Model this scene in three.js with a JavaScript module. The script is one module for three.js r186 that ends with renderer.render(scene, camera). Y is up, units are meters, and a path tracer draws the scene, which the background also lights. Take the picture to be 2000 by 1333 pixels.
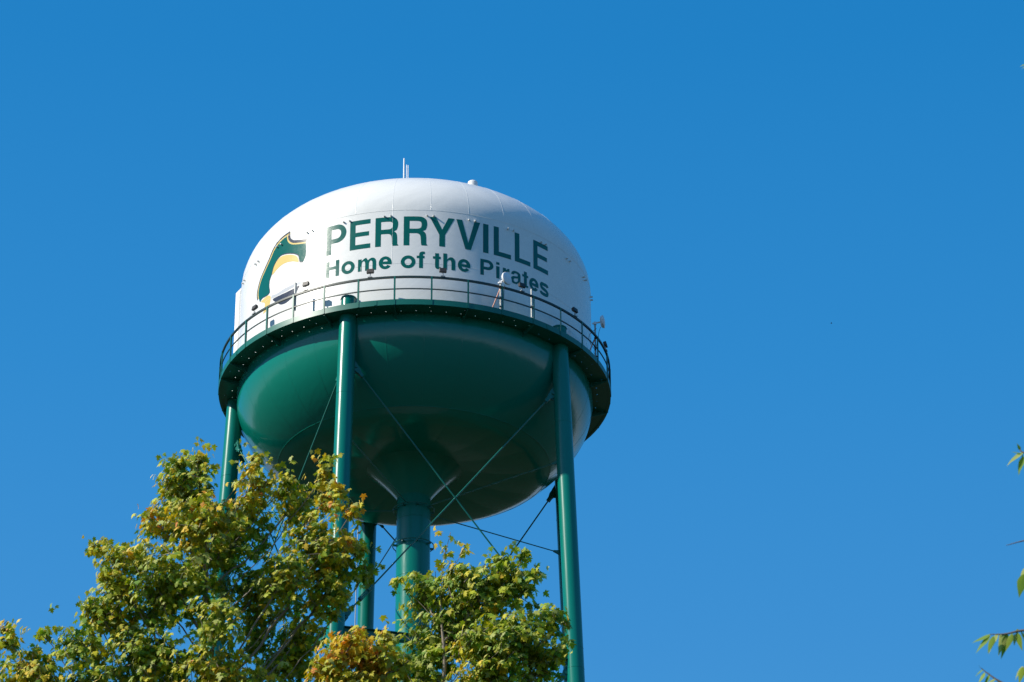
import * as THREE from 'three';
import { mergeGeometries, toCreasedNormals } from 'three/addons/utils/BufferGeometryUtils.js';
import { TessellateModifier } from 'three/addons/modifiers/TessellateModifier.js';
import { ImprovedNoise } from 'three/addons/math/ImprovedNoise.js';

// ---------------------------------------------------------------- camera, sky, sun, exposure
const W = 1024, H = 682;
const scene = new THREE.Scene();
const camera = new THREE.PerspectiveCamera(12.71, W / H, 0.5, 6000);
camera.position.set(0, 1.6, 100);
camera.rotation.order = 'YXZ';
camera.rotation.set(0.49788, -0.0358, -0.00544);
camera.focus = 112; camera.userData.fStop = 11;
camera.updateMatrixWorld(true);

const renderer = new THREE.WebGLRenderer({ antialias: true });
renderer.setSize(W, H);
renderer.toneMapping = THREE.LinearToneMapping;
renderer.toneMappingExposure = 1.35;
renderer.shadowMap.enabled = true;

const D2R = Math.PI / 180;
const SUN_AZ = -70 * D2R, SUN_EL = 36 * D2R;
const sunDir = new THREE.Vector3(Math.sin(SUN_AZ) * Math.cos(SUN_EL), Math.sin(SUN_EL), Math.cos(SUN_AZ) * Math.cos(SUN_EL));

const ss = (a, b, x) => { const t = Math.min(1, Math.max(0, (x - a) / (b - a))); return t * t * (3 - 2 * t); };
function skyTexture() {                                         // clear autumn sky: deep blue overhead, paler at the horizon, a little brighter round the sun
  const w = 1024, h = 512, data = new Float32Array(w * h * 4);
  const stops = [[-90, .40, .50, .60], [-3, .50, .63, .76], [0, .55, .70, .86], [4, .40, .59, .82], [10, .185, .435, .755], [17, .076, .33, .703], [23, .047, .280, .655], [28, .027, .250, .615], [34, .0135, .215, .560], [50, .008, .165, .46], [90, .010, .125, .36]];
  for (let y = 0; y < h; y++) {
    const el = ((y + .5) / h - .5) * 180;
    let k = 0; while (k < stops.length - 2 && el > stops[k + 1][0]) k++;
    const a = stops[k], b = stops[k + 1], t = (el - a[0]) / (b[0] - a[0]);
    for (let x = 0; x < w; x++) {
      const ph = ((x + .5) / w - .5) * 2 * Math.PI, ce = Math.cos(el * D2R);
      const c = Math.cos(ph) * ce * sunDir.x + Math.sin(el * D2R) * sunDir.y + Math.sin(ph) * ce * sunDir.z;
      const ang = Math.acos(Math.min(1, Math.max(-1, c)));
      const g = .5 * Math.exp(-ang / .16) + .06 * Math.exp(-ang / .42), m = (1 + .07 * c) / 1.35;
      const o = (y * w + x) * 4;
      data[o] = (a[1] + (b[1] - a[1]) * t) * m + g; data[o + 1] = (a[2] + (b[2] - a[2]) * t) * m + g * .95; data[o + 2] = (a[3] + (b[3] - a[3]) * t) * m + g * .85; data[o + 3] = 1;
    }
  }
  const tex = new THREE.DataTexture(data, w, h, THREE.RGBAFormat, THREE.FloatType);
  tex.mapping = THREE.EquirectangularReflectionMapping; tex.minFilter = tex.magFilter = THREE.LinearFilter; tex.needsUpdate = true;
  return tex;
}
const sky = skyTexture();
scene.background = sky; scene.environment = sky;

const sun = new THREE.DirectionalLight(new THREE.Color(1, .94, .83), 4.5);
sun.position.copy(sunDir).multiplyScalar(200).add(new THREE.Vector3(0, 50, 0)); sun.target.position.set(0, 50, 0);
sun.castShadow = true; sun.shadow.mapSize.set(4096, 4096);
Object.assign(sun.shadow.camera, { left: -60, right: 60, top: 60, bottom: -60, near: 1, far: 500 });
scene.add(sun, sun.target);

// ---------------------------------------------------------------- helpers
function rng(s) { return () => { s = (s + 0x6d2b79f5) | 0; let t = Math.imul(s ^ (s >>> 15), 1 | s); t = (t + Math.imul(t ^ (t >>> 7), 61 | t)) ^ t; return ((t ^ (t >>> 14)) >>> 0) / 4294967296; }; }
const V = (x, y, z) => new THREE.Vector3(x, y, z);
const used = new Map();
function numbered(n) { const k = used.get(n) ?? 0; used.set(n, k + 1); return k ? n + '_' + String(k).padStart(3, '0') : n; }
function tag(o, label, category, group) { o.userData.label = label; if (category) o.userData.category = category; if (group) o.userData.group = group; return o; }
function thing(name, label, category, group) { const g = new THREE.Group(); g.name = numbered(name); scene.add(g); return tag(g, label, category, group); }
function mesh(name, geo, mat, parent) {
  const m = new THREE.Mesh(Array.isArray(geo) ? mergeGeometries(geo.map(plain)) : geo, mat);
  m.name = name; m.castShadow = m.receiveShadow = true; parent.add(m); return m;
}
function plain(g) {                                             // same attributes on everything that gets merged
  let q = g.index ? g.toNonIndexed() : g;
  for (const k of Object.keys(q.attributes)) if (!['position', 'normal', 'uv'].includes(k)) q.deleteAttribute(k);
  if (!q.attributes.uv) q.setAttribute('uv', new THREE.BufferAttribute(new Float32Array(q.attributes.position.count * 2), 2));
  return q;
}
function rod(a, b, r, seg = 10, r2 = r) {
  const d = b.clone().sub(a), g = new THREE.CylinderGeometry(r2, r, d.length(), seg, 1);
  g.applyQuaternion(new THREE.Quaternion().setFromUnitVectors(V(0, 1, 0), d.clone().normalize()));
  return g.translate((a.x + b.x) / 2, (a.y + b.y) / 2, (a.z + b.z) / 2);
}
function boxAt(w, h, d, x = 0, y = 0, z = 0) { return new THREE.BoxGeometry(w, h, d).translate(x, y, z); }
const F = 5983.76;
function at(px, py, dist) {                                     // a point seen at that pixel of the photograph, dist metres away along the ground
  const d = V((px - 1000) / F, -(py - 666.5) / F, -1).applyQuaternion(camera.quaternion);
  return camera.position.clone().addScaledVector(d, dist / Math.hypot(d.x, d.z));
}
// the tower stands at the origin; Y0 is the underside of its balcony, P(angle, radius, height above Y0), angle 0 towards the photographer
const Y0 = 53.48;
const P = (deg, r, z) => V(r * Math.sin(deg * D2R), z, r * Math.cos(deg * D2R));

// ---------------------------------------------------------------- procedural textures
const NZ = new ImprovedNoise();
function tex(w, h, fn, srgb) {
  const d = new Uint8Array(w * h * 4);
  for (let y = 0; y < h; y++) for (let x = 0; x < w; x++) { const c = fn(x / w, y / h), o = (y * w + x) * 4; for (let k = 0; k < 3; k++) d[o + k] = Math.max(0, Math.min(255, 255 * (Array.isArray(c) ? c[k] : c))); d[o + 3] = 255; }
  const t = new THREE.DataTexture(d, w, h); t.wrapS = t.wrapT = THREE.RepeatWrapping; t.magFilter = THREE.LinearFilter; t.minFilter = THREE.LinearMipmapLinearFilter; t.generateMipmaps = true;
  if (srgb) t.colorSpace = THREE.SRGBColorSpace; t.needsUpdate = true; return t;
}
function tileNoise(u, v, f, seed) {                              // noise that repeats over the unit square
  const a = u * 2 * Math.PI, b = v * 2 * Math.PI, R = f / 6.283;
  return NZ.noise(Math.cos(a) * R + seed, Math.sin(a) * R + Math.cos(b) * R * 1.3 + seed * 1.7, Math.sin(b) * R + seed * .6);
}
const r0 = rng(5), grainTable = Float32Array.from({ length: 256 * 256 }, () => r0());
const grain = (u, v) => grainTable[(Math.floor(v * 256) & 255) * 256 + (Math.floor(u * 256) & 255)];
// paint: fine orange peel plus slow unevenness of the plates, 4 m a tile
const paintBump = tex(512, 512, (u, v) => .5 + .30 * tileNoise(u, v, 7, 3) + .20 * tileNoise(u, v, 18, 9) + .03 * tileNoise(u, v, 90, 1) + .012 * (grain(u, v) - .5));
paintBump.repeat.set(1 / 4, 1 / 4);
const domeBump = tex(512, 512, (u, v) => .5 + .34 * tileNoise(u, v, 6, 31) + .10 * tileNoise(u, v, 13, 17) + .015 * tileNoise(u, v, 70, 8));
domeBump.repeat.set(1 / 5, 1 / 3.5);
const paintRough = tex(512, 512, (u, v) => .62 + .12 * tileNoise(u, v, 9, 4) + .12 * tileNoise(u, v, 60, 2) + .10 * (grain(u, v) - .5));
paintRough.repeat.set(1 / 3, 1 / 3);
const whiteMap = tex(512, 512, (u, v) => { const s = .955 + .03 * tileNoise(u, v, 6, 12) + .02 * tileNoise(u, v, 40, 21) + .012 * (grain(u, v) - .5); return [s, s, s * .99]; });
whiteMap.repeat.set(1 / 5, 1 / 5);
const barkMap = tex(256, 256, (u, v) => { const s = .75 + .3 * tileNoise(u, v, 24, 2) + .25 * (grain(u, v * .4) - .5); return [s, s * .98, s * .95]; });
const grassMap = tex(512, 512, (u, v) => { const n = tileNoise(u, v, 14, 3), m = .55 * (grain(u, v) - .5); return [.30 + .10 * n + .2 * m, .34 + .06 * n + .2 * m, .17 + .04 * n + .1 * m]; }, true);
grassMap.repeat.set(1 / 12, 1 / 12);
const stoneMap = tex(256, 256, (u, v) => { const s = .62 + .12 * tileNoise(u, v, 20, 7) + .3 * (grain(u, v) - .5); return [s, s * .97, s * .92]; }, true);
stoneMap.repeat.set(1 / 3, 1 / 3);

const lin = (r, g, b) => new THREE.Color().setRGB(r, g, b);
const paint = (c, rough = .36, bump = .006) => new THREE.MeshPhysicalMaterial({ color: c, roughness: rough, roughnessMap: paintRough, bumpMap: paintBump, bumpScale: bump, specularIntensity: 1 });
const M = {
  white: new THREE.MeshPhysicalMaterial({ color: lin(.79, .79, .77), map: whiteMap, roughness: .43, roughnessMap: paintRough, bumpMap: paintBump, bumpScale: .005 }),
  whiteRoof: new THREE.MeshPhysicalMaterial({ color: lin(.79, .79, .77), map: whiteMap, roughness: .43, roughnessMap: paintRough, bumpMap: domeBump, bumpScale: .016 }),
  whiteTrim: new THREE.MeshStandardMaterial({ color: lin(.70, .70, .69), roughness: .4 }),
  green: paint(lin(.001, .18, .132), .26, .006),
  greenLeg: paint(lin(.001, .165, .122), .36, .0015),
  greenTrim: new THREE.MeshStandardMaterial({ color: lin(.003, .125, .093), roughness: .38 }),
  railDark: new THREE.MeshStandardMaterial({ color: lin(.010, .028, .025), roughness: .45 }),
  letter: paint(lin(.003, .105, .080), .31, .004),
  gold: paint(lin(.66, .50, .16), .4, .004),
  navy: paint(lin(.030, .036, .058), .4, .004),
  silver: paint(lin(.48, .50, .53), .4, .004),
  galv: new THREE.MeshStandardMaterial({ color: lin(.34, .35, .34), roughness: .45, metalness: .35 }),
  lampBlack: new THREE.MeshStandardMaterial({ color: lin(.030, .026, .022), roughness: .5 }),
  glass: new THREE.MeshStandardMaterial({ color: lin(.10, .09, .07), roughness: .12 }),
  plastic: new THREE.MeshStandardMaterial({ color: lin(.74, .76, .80), roughness: .5 }),
  copper: new THREE.MeshStandardMaterial({ color: lin(.62, .27, .19), roughness: .5 }),
  cable: new THREE.MeshStandardMaterial({ color: lin(.015, .015, .018), roughness: .6 }),
  bark: new THREE.MeshStandardMaterial({ color: lin(.30, .255, .21), map: barkMap, roughness: .9 }),
  barkDark: new THREE.MeshStandardMaterial({ color: lin(.16, .125, .10), map: barkMap, roughness: .9 }),
  grass: new THREE.MeshStandardMaterial({ color: lin(.22, .24, .22), map: grassMap, roughness: 1 }),
  stone: new THREE.MeshStandardMaterial({ color: lin(.3, .3, .3), map: stoneMap, roughness: .95 }),
};

// ---------------------------------------------------------------- ground
{
  const g = new THREE.PlaneGeometry(6000, 6000, 60, 60).rotateX(-Math.PI / 2), uv = g.attributes.uv, p = g.attributes.position;
  for (let i = 0; i < p.count; i++) uv.setXY(i, p.getX(i), p.getZ(i));
  const ground = mesh('ground', g, M.grass, scene); ground.userData.kind = 'structure';
  const s = new THREE.CircleGeometry(11, 64).rotateX(-Math.PI / 2), su = s.attributes.uv, sp = s.attributes.position;
  for (let i = 0; i < sp.count; i++) su.setXY(i, sp.getX(i), sp.getZ(i));
  const pad = mesh('gravel_yard', s, M.stone, scene); pad.position.set(0, .004, 0); pad.userData.kind = 'structure';
}

// ---------------------------------------------------------------- water tower
const tower = thing('water_tower', 'tall water tower with white tank, green bowl and legs, lettered PERRYVILLE', 'water tower');
tower.position.set(0, 0, 0);
const up = new THREE.Group();                                    // only a frame of reference for the numbers below: everything is shifted by Y0 in lift()
const lift = (g) => g.translate(0, Y0, 0);
const R = 6.53, ZC = 4.22, HD = 3.4, SE = 2 / 2.1;

function sheet(prof, a0, a1, na) {                                // part of a surface of revolution with true normals and uv in metres; prof = [[r, z] ...] listed so that the outside is on the left
  const n = prof.length, pos = [], nor = [], uv = [], idx = []; let len = 0;
  for (let i = 0; i < n; i++) {
    const [r, z] = prof[i], p = prof[Math.max(0, i - 1)], q = prof[Math.min(n - 1, i + 1)];
    const tr = q[0] - p[0], tz = q[1] - p[1], l = Math.hypot(tr, tz), nr = tz / l, nz = -tr / l;
    if (i) len += Math.hypot(r - prof[i - 1][0], z - prof[i - 1][1]);
    for (let j = 0; j <= na; j++) {
      const t = (a0 + (a1 - a0) * j / na) * D2R, s = Math.sin(t), c = Math.cos(t);
      pos.push(r * s, z, r * c); nor.push(nr * s, nz, nr * c); uv.push(t * 6.5, len);
    }
  }
  for (let i = 0; i < n - 1; i++) for (let j = 0; j < na; j++) { const a = i * (na + 1) + j, b = a + 1, c = a + na + 1, d = c + 1; idx.push(a, b, d, a, d, c); }
  const g = new THREE.BufferGeometry();
  g.setAttribute('position', new THREE.Float32BufferAttribute(pos, 3)); g.setAttribute('normal', new THREE.Float32BufferAttribute(nor, 3)); g.setAttribute('uv', new THREE.Float32BufferAttribute(uv, 2)); g.setIndex(idx);
  return g;
}
function ringSection(pts, seg = 180, creased = true) {            // closed section [[r, z] ...] turned all the way round
  const g = new THREE.LatheGeometry([...pts, pts[0]].map(([r, z]) => new THREE.Vector2(r, z)), seg).toNonIndexed();
  return creased ? toCreasedNormals(g, .6) : g;
}
const rectRing = (r0_, r1, z0, z1, seg) => ringSection([[r0_, z0], [r1, z0], [r1, z1], [r0_, z1]], seg);

// --- tank: welded steel plates
const tank = new THREE.Group(); tank.name = 'tank'; tower.add(tank);
tag(tank, 'white welded tank with green lettering and a low domed roof');
const N = 30, STEP = 360 / N;
const domeProf = [], DOME_IN = 1.6, DT = Math.acos(Math.pow(DOME_IN / R, 1 / SE));
for (let i = 0; i <= 40; i++) { const t = Math.pow(i / 40, 1.15) * DT; domeProf.push([R * Math.pow(Math.cos(t), SE), ZC + HD * Math.pow(Math.sin(t), SE)]); }
const capProf = []; for (let i = 0; i <= 10; i++) { const t = DT + (Math.PI / 2 - DT) * i / 10; capProf.push([Math.max(1e-4, R * Math.pow(Math.max(0, Math.cos(t)), SE)), ZC + HD * Math.pow(Math.sin(t), SE)]); }
for (let k = 0; k < N; k++) mesh('roof_plate', lift(sheet(domeProf, -7.63 + k * STEP, -7.63 + (k + 1) * STEP, 6)), M.whiteRoof, tank);
mesh('roof_plate', lift(sheet(capProf, 0, 360, 48)), M.whiteRoof, tank);
const upProf = [], loProf = [];
for (let i = 0; i <= 8; i++) { upProf.push([R, 2.03 + (ZC - 2.03) * i / 8]); loProf.push([R, .035 + 1.995 * i / 8]); }
for (let k = 0; k < 4; k++) {
  mesh('wall_plate', lift(sheet(upProf, -7.64 + k * 90, -7.64 + k * 90 + 90, 48)), M.white, tank);
  mesh('wall_plate', lift(sheet(loProf, -17.5 + k * 90, -17.5 + k * 90 + 90, 48)), M.white, tank);
}
// weld beads: thin, slightly proud
function meridianBead(prof, deg, w = .008, h = .004) {
  const off = prof.map(([r, z], i) => { const p = prof[Math.max(0, i - 1)], q = prof[Math.min(prof.length - 1, i + 1)], l = Math.hypot(q[0] - p[0], q[1] - p[1]); return [r + (q[1] - p[1]) / l * h, z - (q[0] - p[0]) / l * h, r, z]; });
  const pos = [], idx = [];
  off.forEach(([r1, z1, r, z]) => { const dw = w / r / D2R; for (const [a, rr, zz] of [[-dw, r, z], [-dw * .4, r1, z1], [dw * .4, r1, z1], [dw, r, z]]) { const p = P(deg + a, rr, zz); pos.push(p.x, p.y, p.z); } });
  for (let i = 0; i < off.length - 1; i++) for (let j = 0; j < 3; j++) { const a = i * 4 + j; idx.push(a, a + 1, a + 5, a, a + 5, a + 4); }
  const g = new THREE.BufferGeometry(); g.setAttribute('position', new THREE.Float32BufferAttribute(pos, 3)); g.setIndex(idx); g.computeVertexNormals(); return g;
}
function hoopBead(r, z, w = .012, h = .0045) { return ringSection([[r - .01, z - w], [r + h, z - w * .4], [r + h, z + w * .4], [r - .01, z + w]], 240, false); }
for (let k = 0; k < N; k++) mesh('weld_bead', lift(meridianBead(domeProf, -7.63 + k * STEP)), M.white, tank);
for (let k = 0; k < 4; k++) { mesh('weld_bead', lift(meridianBead(upProf, -7.64 + k * 90)), M.white, tank); mesh('weld_bead', lift(meridianBead(loProf, -17.5 + k * 90)), M.white, tank); }
mesh('weld_bead', lift(hoopBead(R, ZC)), M.white, tank);
mesh('weld_bead', lift(hoopBead(R, 2.03, .008, .0034)), M.white, tank);
// lifting lugs welded in pairs just under the roof
for (let k = 0; k < 27; k++) for (const s of [-1, 1]) {
  const a = -62.5 + k * 360 / 27 + s * 1.03; if (Math.abs(((a + 360) % 360) - 266) < 6) continue;
  const g = new THREE.CylinderGeometry(.03, .034, .10, 10).rotateX(Math.PI / 2).translate(0, 0, .035);
  g.rotateY(a * D2R); const p = P(a, R, 3.99); mesh('lug', lift(g.translate(p.x, p.y, p.z)), M.whiteTrim, tank);
}
// roof vent
{
  const c = new THREE.LatheGeometry([[.185, 0], [.185, .22], [.175, .27], [.14, .30], [.06, .315], [0, .317]].map((q) => new THREE.Vector2(...q)), 24);
  mesh('roof_vent', lift(c.translate(2.02, 6.52, 4.25)), M.whiteTrim, tank);
}
// overflow trough down the left side: half-octagon box section with a bevelled hood
{
  const sec = [[-.19, -.25], [-.19, .10], [-.09, .24], [.09, .24], [.19, .10], [.19, -.25]], pos = [], idx = [], zs = [.02, 4.62, 5.08];
  zs.forEach((z, i) => sec.forEach(([x, d]) => pos.push(x, z, R + (i === 2 ? Math.min(d, -.20) : d))));
  for (let i = 0; i < 2; i++) for (let j = 0; j < 5; j++) { const a = i * 6 + j; idx.push(a, a + 1, a + 7, a, a + 7, a + 6); }
  let g = new THREE.BufferGeometry(); g.setAttribute('position', new THREE.Float32BufferAttribute(pos, 3)); g.setIndex(idx);
  g = g.toNonIndexed(); g.computeVertexNormals(); g = toCreasedNormals(g, .3);
  mesh('overflow_trough', lift(g.rotateY(-94 * D2R)), M.whiteTrim, tank);
}

// --- lettering
const tess = new TessellateModifier(.16, 7);
function wrap(shapes, off) {                                      // flat shapes in (metres round the wall, height) laid on the wall
  const g0 = tess.modify(new THREE.ShapeGeometry(shapes, 10).toNonIndexed()), p = g0.attributes.position, n = [], pos = [], uv = [];
  for (let i = 0; i < p.count; i++) { const s = p.getX(i), t = s / R, q = [Math.sin(t), Math.cos(t)]; pos.push(q[0] * (R + off), p.getY(i), q[1] * (R + off)); n.push(q[0], 0, q[1]); uv.push(s, p.getY(i)); }
  const g = new THREE.BufferGeometry();
  g.setAttribute('position', new THREE.Float32BufferAttribute(pos, 3)); g.setAttribute('normal', new THREE.Float32BufferAttribute(n, 3)); g.setAttribute('uv', new THREE.Float32BufferAttribute(uv, 2));
  return lift(g);
}
const poly = (pts) => new THREE.Shape(pts.map(([x, y]) => new THREE.Vector2(x, y)));
function ribbon(pts, t, close = false) {                          // a stroke of width t along a smooth curve
  const c = new THREE.CatmullRomCurve3(pts.map(([x, y]) => V(x, y, 0)), close).getPoints(28), L = [], Rr = [];
  c.forEach((p, i) => { const a = c[Math.max(0, i - 1)], b = c[Math.min(c.length - 1, i + 1)], d = b.clone().sub(a).normalize(); L.push([p.x - d.y * t / 2, p.y + d.x * t / 2]); Rr.unshift([p.x + d.y * t / 2, p.y - d.x * t / 2]); });
  return poly([...L, ...Rr]);
}
const ell = (cx, cy, rx, ry, a0, a1, n = 28) => Array.from({ length: n + 1 }, (_, i) => { const a = (a0 + (a1 - a0) * i / n) * D2R; return [cx + rx * Math.cos(a), cy + ry * Math.sin(a)]; });
const hole = (s, pts) => { s.holes.push(new THREE.Path(pts.map(([x, y]) => new THREE.Vector2(x, y)))); return s; };
const bz = (p0, p1, p2, p3, n = 10) => new THREE.CubicBezierCurve(...[p0, p1, p2, p3].map((q) => new THREE.Vector2(...q))).getPoints(n).map((q) => [q.x, q.y]);
const glyphs = {
  I: (w, h) => [poly([[0, 0], [w, 0], [w, h], [0, h]])],
  L: (w, h, t, b) => [poly([[0, 0], [w, 0], [w, b], [t, b], [t, h], [0, h]])],
  E: (w, h, t, b) => [poly([[0, 0], [w, 0], [w, b], [t, b], [t, .5 * h - b * .42], [w * .93, .5 * h - b * .42], [w * .93, .5 * h + b * .52], [t, .5 * h + b * .52], [t, h - b], [w * .99, h - b], [w * .99, h], [0, h]])],
  H: (w, h, t, b) => [poly([[0, 0], [t, 0], [t, .46 * h], [w - t, .46 * h], [w - t, 0], [w, 0], [w, h], [w - t, h], [w - t, .46 * h + b], [t, .46 * h + b], [t, h], [0, h]])],
  V: (w, h, t) => [poly([[w * .5 - t * .52, 0], [w * .5 + t * .48, 0], [w, h], [w - t * 1.06, h], [w * .5, t * 1.35], [t * 1.06, h], [0, h]])],
  Y: (w, h, t) => [poly([[w * .5 - t * .5, 0], [w * .5 + t * .5, 0], [w * .5 + t * .5, .40 * h], [w, h], [w - t * 1.12, h], [w * .5, .58 * h], [t * 1.12, h], [0, h], [w * .5 - t * .5, .40 * h]])],
  P: (w, h, t, b) => { const rr = .46 * w, c = w - rr; return [hole(poly([[0, 0], [t, 0], [t, .37 * h], ...ell(c, .685 * h, rr, .315 * h, -90, 90), [0, h]]), [[t, .37 * h + b], ...ell(c, .685 * h, rr - t, .315 * h - b, -90, 90), [t, h - b]])]; },
  R: (w, h, t, b) => [hole(poly([[0, 0], [t, 0], [t, .42 * h], ...bz([.50 * w, .42 * h], [.66 * w, .42 * h], [.715 * w, .37 * h], [.72 * w, .24 * h]), [.735 * w, .06 * h], [.755 * w, 0], [w, 0], [w, .022 * h], [.955 * w, .06 * h], ...bz([.95 * w, .28 * h], [.945 * w, .41 * h], [.90 * w, .47 * h], [.80 * w, .495 * h]), ...bz([.92 * w, .54 * h], [.99 * w, .64 * h], [.99 * w, .74 * h], [.985 * w, .75 * h], 4), ...bz([.985 * w, .76 * h], [.985 * w, .92 * h], [.86 * w, h], [.60 * w, h]), [0, h]]), [[t, .42 * h + b], ...bz([.54 * w, .42 * h + b], [.70 * w, .42 * h + b], [.755 * w, .62 * h], [.755 * w, .715 * h]), ...bz([.755 * w, .72 * h], [.755 * w, .82 * h], [.68 * w, h - b], [.56 * w, h - b]), [t, h - b]])],
  o: (w, h, t, b) => { const x = .77 * h, c = x / 2; return [hole(poly(ell(w / 2, c, w / 2, c + .015 * h, 0, 360, 40)), ell(w / 2, c, w / 2 - t, c - b, 0, 360, 32))]; },
  m: (w, h, t) => { const x = .76 * h, a = (w - t) / 2; return [poly([[0, 0], [t, 0], ...bz([t, .50 * x], [t, .90 * x], [a, .92 * x], [a, .56 * x]), [a, 0], [a + t, 0], ...bz([a + t, .50 * x], [a + t, .90 * x], [w - t, .92 * x], [w - t, .56 * x]), [w - t, 0], [w, 0], ...bz([w, .62 * x], [w, 1.12 * x], [a + t * 1.5, 1.12 * x], [a + t * .75, .85 * x]), ...bz([a + t * .5, 1.06 * x], [t * 1.7, 1.12 * x], [t * .98, .83 * x]  , [t * .97, .84 * x]).slice(1), [t * .96, x], [0, x]])]; },
  h: (w, h, t) => { const x = .77 * h; return [poly([[0, 0], [t, 0], ...bz([t, .50 * x], [t, .88 * x], [w - t, .90 * x], [w - t, .56 * x]), [w - t, 0], [w, 0], ...bz([w, .62 * x], [w, 1.13 * x], [t * 1.7, 1.13 * x], [t, .82 * x]), [t, h], [0, h]])]; },
  e: (w, h, t, b) => { const x = .77 * h, c = x / 2, rx = w / 2, ry = c + .015 * h; const yb = c - b * .45, yt = c + b * .45; const ib = Math.asin((yb - c) / (ry - b)) / D2R, it = Math.asin((yt - c) / (ry - b)) / D2R; return [hole(poly([...ell(rx, c, rx, ry, ib * .8, 325, 44), ...ell(rx, c, rx - t, ry - b, 322, 180 - ib, 24), [w, yb]].slice(0, -1)), ell(rx, c, rx - t, ry - b, it, 180 - it, 20))]; },
  f: (w, h, t, b) => [poly([[.30 * w, 0], [.30 * w + t, 0], [.30 * w + t, .62 * h], [.96 * w, .62 * h], [.96 * w, .77 * h], [.30 * w + t, .77 * h], ...bz([.30 * w + t, .80 * h], [.30 * w + t, .88 * h], [.8 * w, .90 * h], [w, .87 * h], 8), [w, 1.03 * h], ...bz([w, 1.03 * h], [.6 * w, 1.06 * h], [.30 * w, 1.03 * h], [.30 * w, .82 * h]), [.30 * w, .77 * h], [0, .77 * h], [0, .62 * h], [.30 * w, .62 * h]])],
  t: (w, h, t, b) => [poly([[w, 0], [w, .13 * h], ...bz([.8 * w, .13 * h], [.28 * w + t, .13 * h], [.28 * w + t, .13 * h], [.28 * w + t, .22 * h], 6), [.28 * w + t, .62 * h], [w, .62 * h], [w, .77 * h], [.28 * w + t, .77 * h], [.28 * w + t, .97 * h], [.28 * w, .97 * h], [.28 * w, .77 * h], [0, .77 * h], [0, .62 * h], [.28 * w, .62 * h], ...bz([.28 * w, .18 * h], [.28 * w, 0], [.5 * w, -.02 * h], [.9 * w, -.005 * h])])],
  i: (w, h) => [poly([[0, 0], [w, 0], [w, .76 * h], [0, .76 * h]]), poly([[0, .86 * h], [w, .86 * h], [w, h * 1.02], [0, h * 1.02]])],
  r: (w, h, t) => { const x = .77 * h; return [poly([[0, 0], [t, 0], ...bz([t, .46 * x], [t, .80 * x], [.72 * w, .78 * x], [w, .76 * x]), [w, 1.02 * x], ...bz([.9 * w, 1.03 * x], [.7 * w, 1.0 * x], [.55 * w, .95 * x], [t * .97, .82 * x]), [t * .96, x], [0, x]])]; },
  a: (w, h) => { const x = .77 * h; return [hole(poly([[w, 0], ...bz([.76 * w, 0], [.73 * w, .03 * x], [.72 * w, .07 * x], [.71 * w, .12 * x], 4), ...bz([.60 * w, 0], [.5 * w, -.03 * x], [.4 * w, -.03 * x], [.34 * w, -.03 * x], 4), ...bz([.30 * w, -.03 * x], [.1 * w, -.02 * x], [0, .1 * x], [0, .27 * x]), ...bz([0, .30 * x], [0, .48 * x], [.14 * w, .56 * x], [.34 * w, .59 * x]), ...bz([.5 * w, .61 * x], [.62 * w, .63 * x], [.68 * w, .65 * x], [.68 * w, .71 * x], 6), ...bz([.68 * w, .73 * x], [.66 * w, .82 * x], [.58 * w, .835 * x], [.48 * w, .835 * x]), ...bz([.46 * w, .835 * x], [.36 * w, .83 * x], [.31 * w, .78 * x], [.29 * w, .70 * x], 6), [.04 * w, .70 * x], ...bz([.04 * w, .74 * x], [.06 * w, .92 * x], [.22 * w, 1.03 * x], [.5 * w, 1.03 * x]), ...bz([.54 * w, 1.03 * x], [.8 * w, 1.02 * x], [.96 * w, .92 * x], [.955 * w, .72 * x]), ...bz([.955 * w, .5 * x], [.955 * w, .2 * x], [.95 * w, .1 * x], [w, .03 * x], 6)]), [[.69 * w, .49 * x], ...bz([.60 * w, .455 * x], [.40 * w, .43 * x], [.27 * w, .40 * x], [.27 * w, .28 * x]), ...bz([.27 * w, .27 * x], [.27 * w, .18 * x], [.34 * w, .135 * x], [.43 * w, .135 * x]), ...bz([.46 * w, .135 * x], [.60 * w, .15 * x], [.69 * w, .24 * x], [.69 * w, .40 * x])])]; },
  s: (w, h, t, b) => { const x = .77 * h, k = b / 2; return [ribbon([[.05 * w + k * .4, .27 * x], [.18 * w, .14 * x], [.48 * w, k * .85], [.80 * w, .12 * x], [w - k * 1.0, .27 * x], [.78 * w, .42 * x], [.50 * w, .50 * x], [.22 * w, .59 * x], [k * 1.1, .74 * x], [.22 * w, .90 * x], [.50 * w, x - k * .85], [.80 * w, .90 * x], [.92 * w - k * .2, .76 * x]], b * 1.12)]; },
};
const lines = [
  [2.762, 1.188, .205, .185, [['P', -3.363, -2.572], ['E', -2.429, -1.665], ['R', -1.486, -.657], ['R', -.47, .371], ['Y', .445, 1.346], ['V', 1.403, 2.295], ['I', 2.407, 2.617], ['L', 2.823, 3.53], ['L', 3.693, 4.394], ['E', 4.541, 5.289]]],
  [1.838, .65, .135, .118, [['H', -3.351, -2.824], ['o', -2.733, -2.226], ['m', -2.102, -1.434], ['e', -1.343, -.876], ['o', -.56, -.04], ['f', 0, .287], ['t', .575, .847], ['h', .941, 1.372], ['e', 1.465, 1.928], ['P', 2.301, 2.81], ['i', 2.918, 3.051], ['r', 3.186, 3.462], ['a', 3.521, 3.958], ['t', 4.015, 4.284], ['e', 4.33, 4.783], ['s', 4.85, 5.295]]],
];
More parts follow.
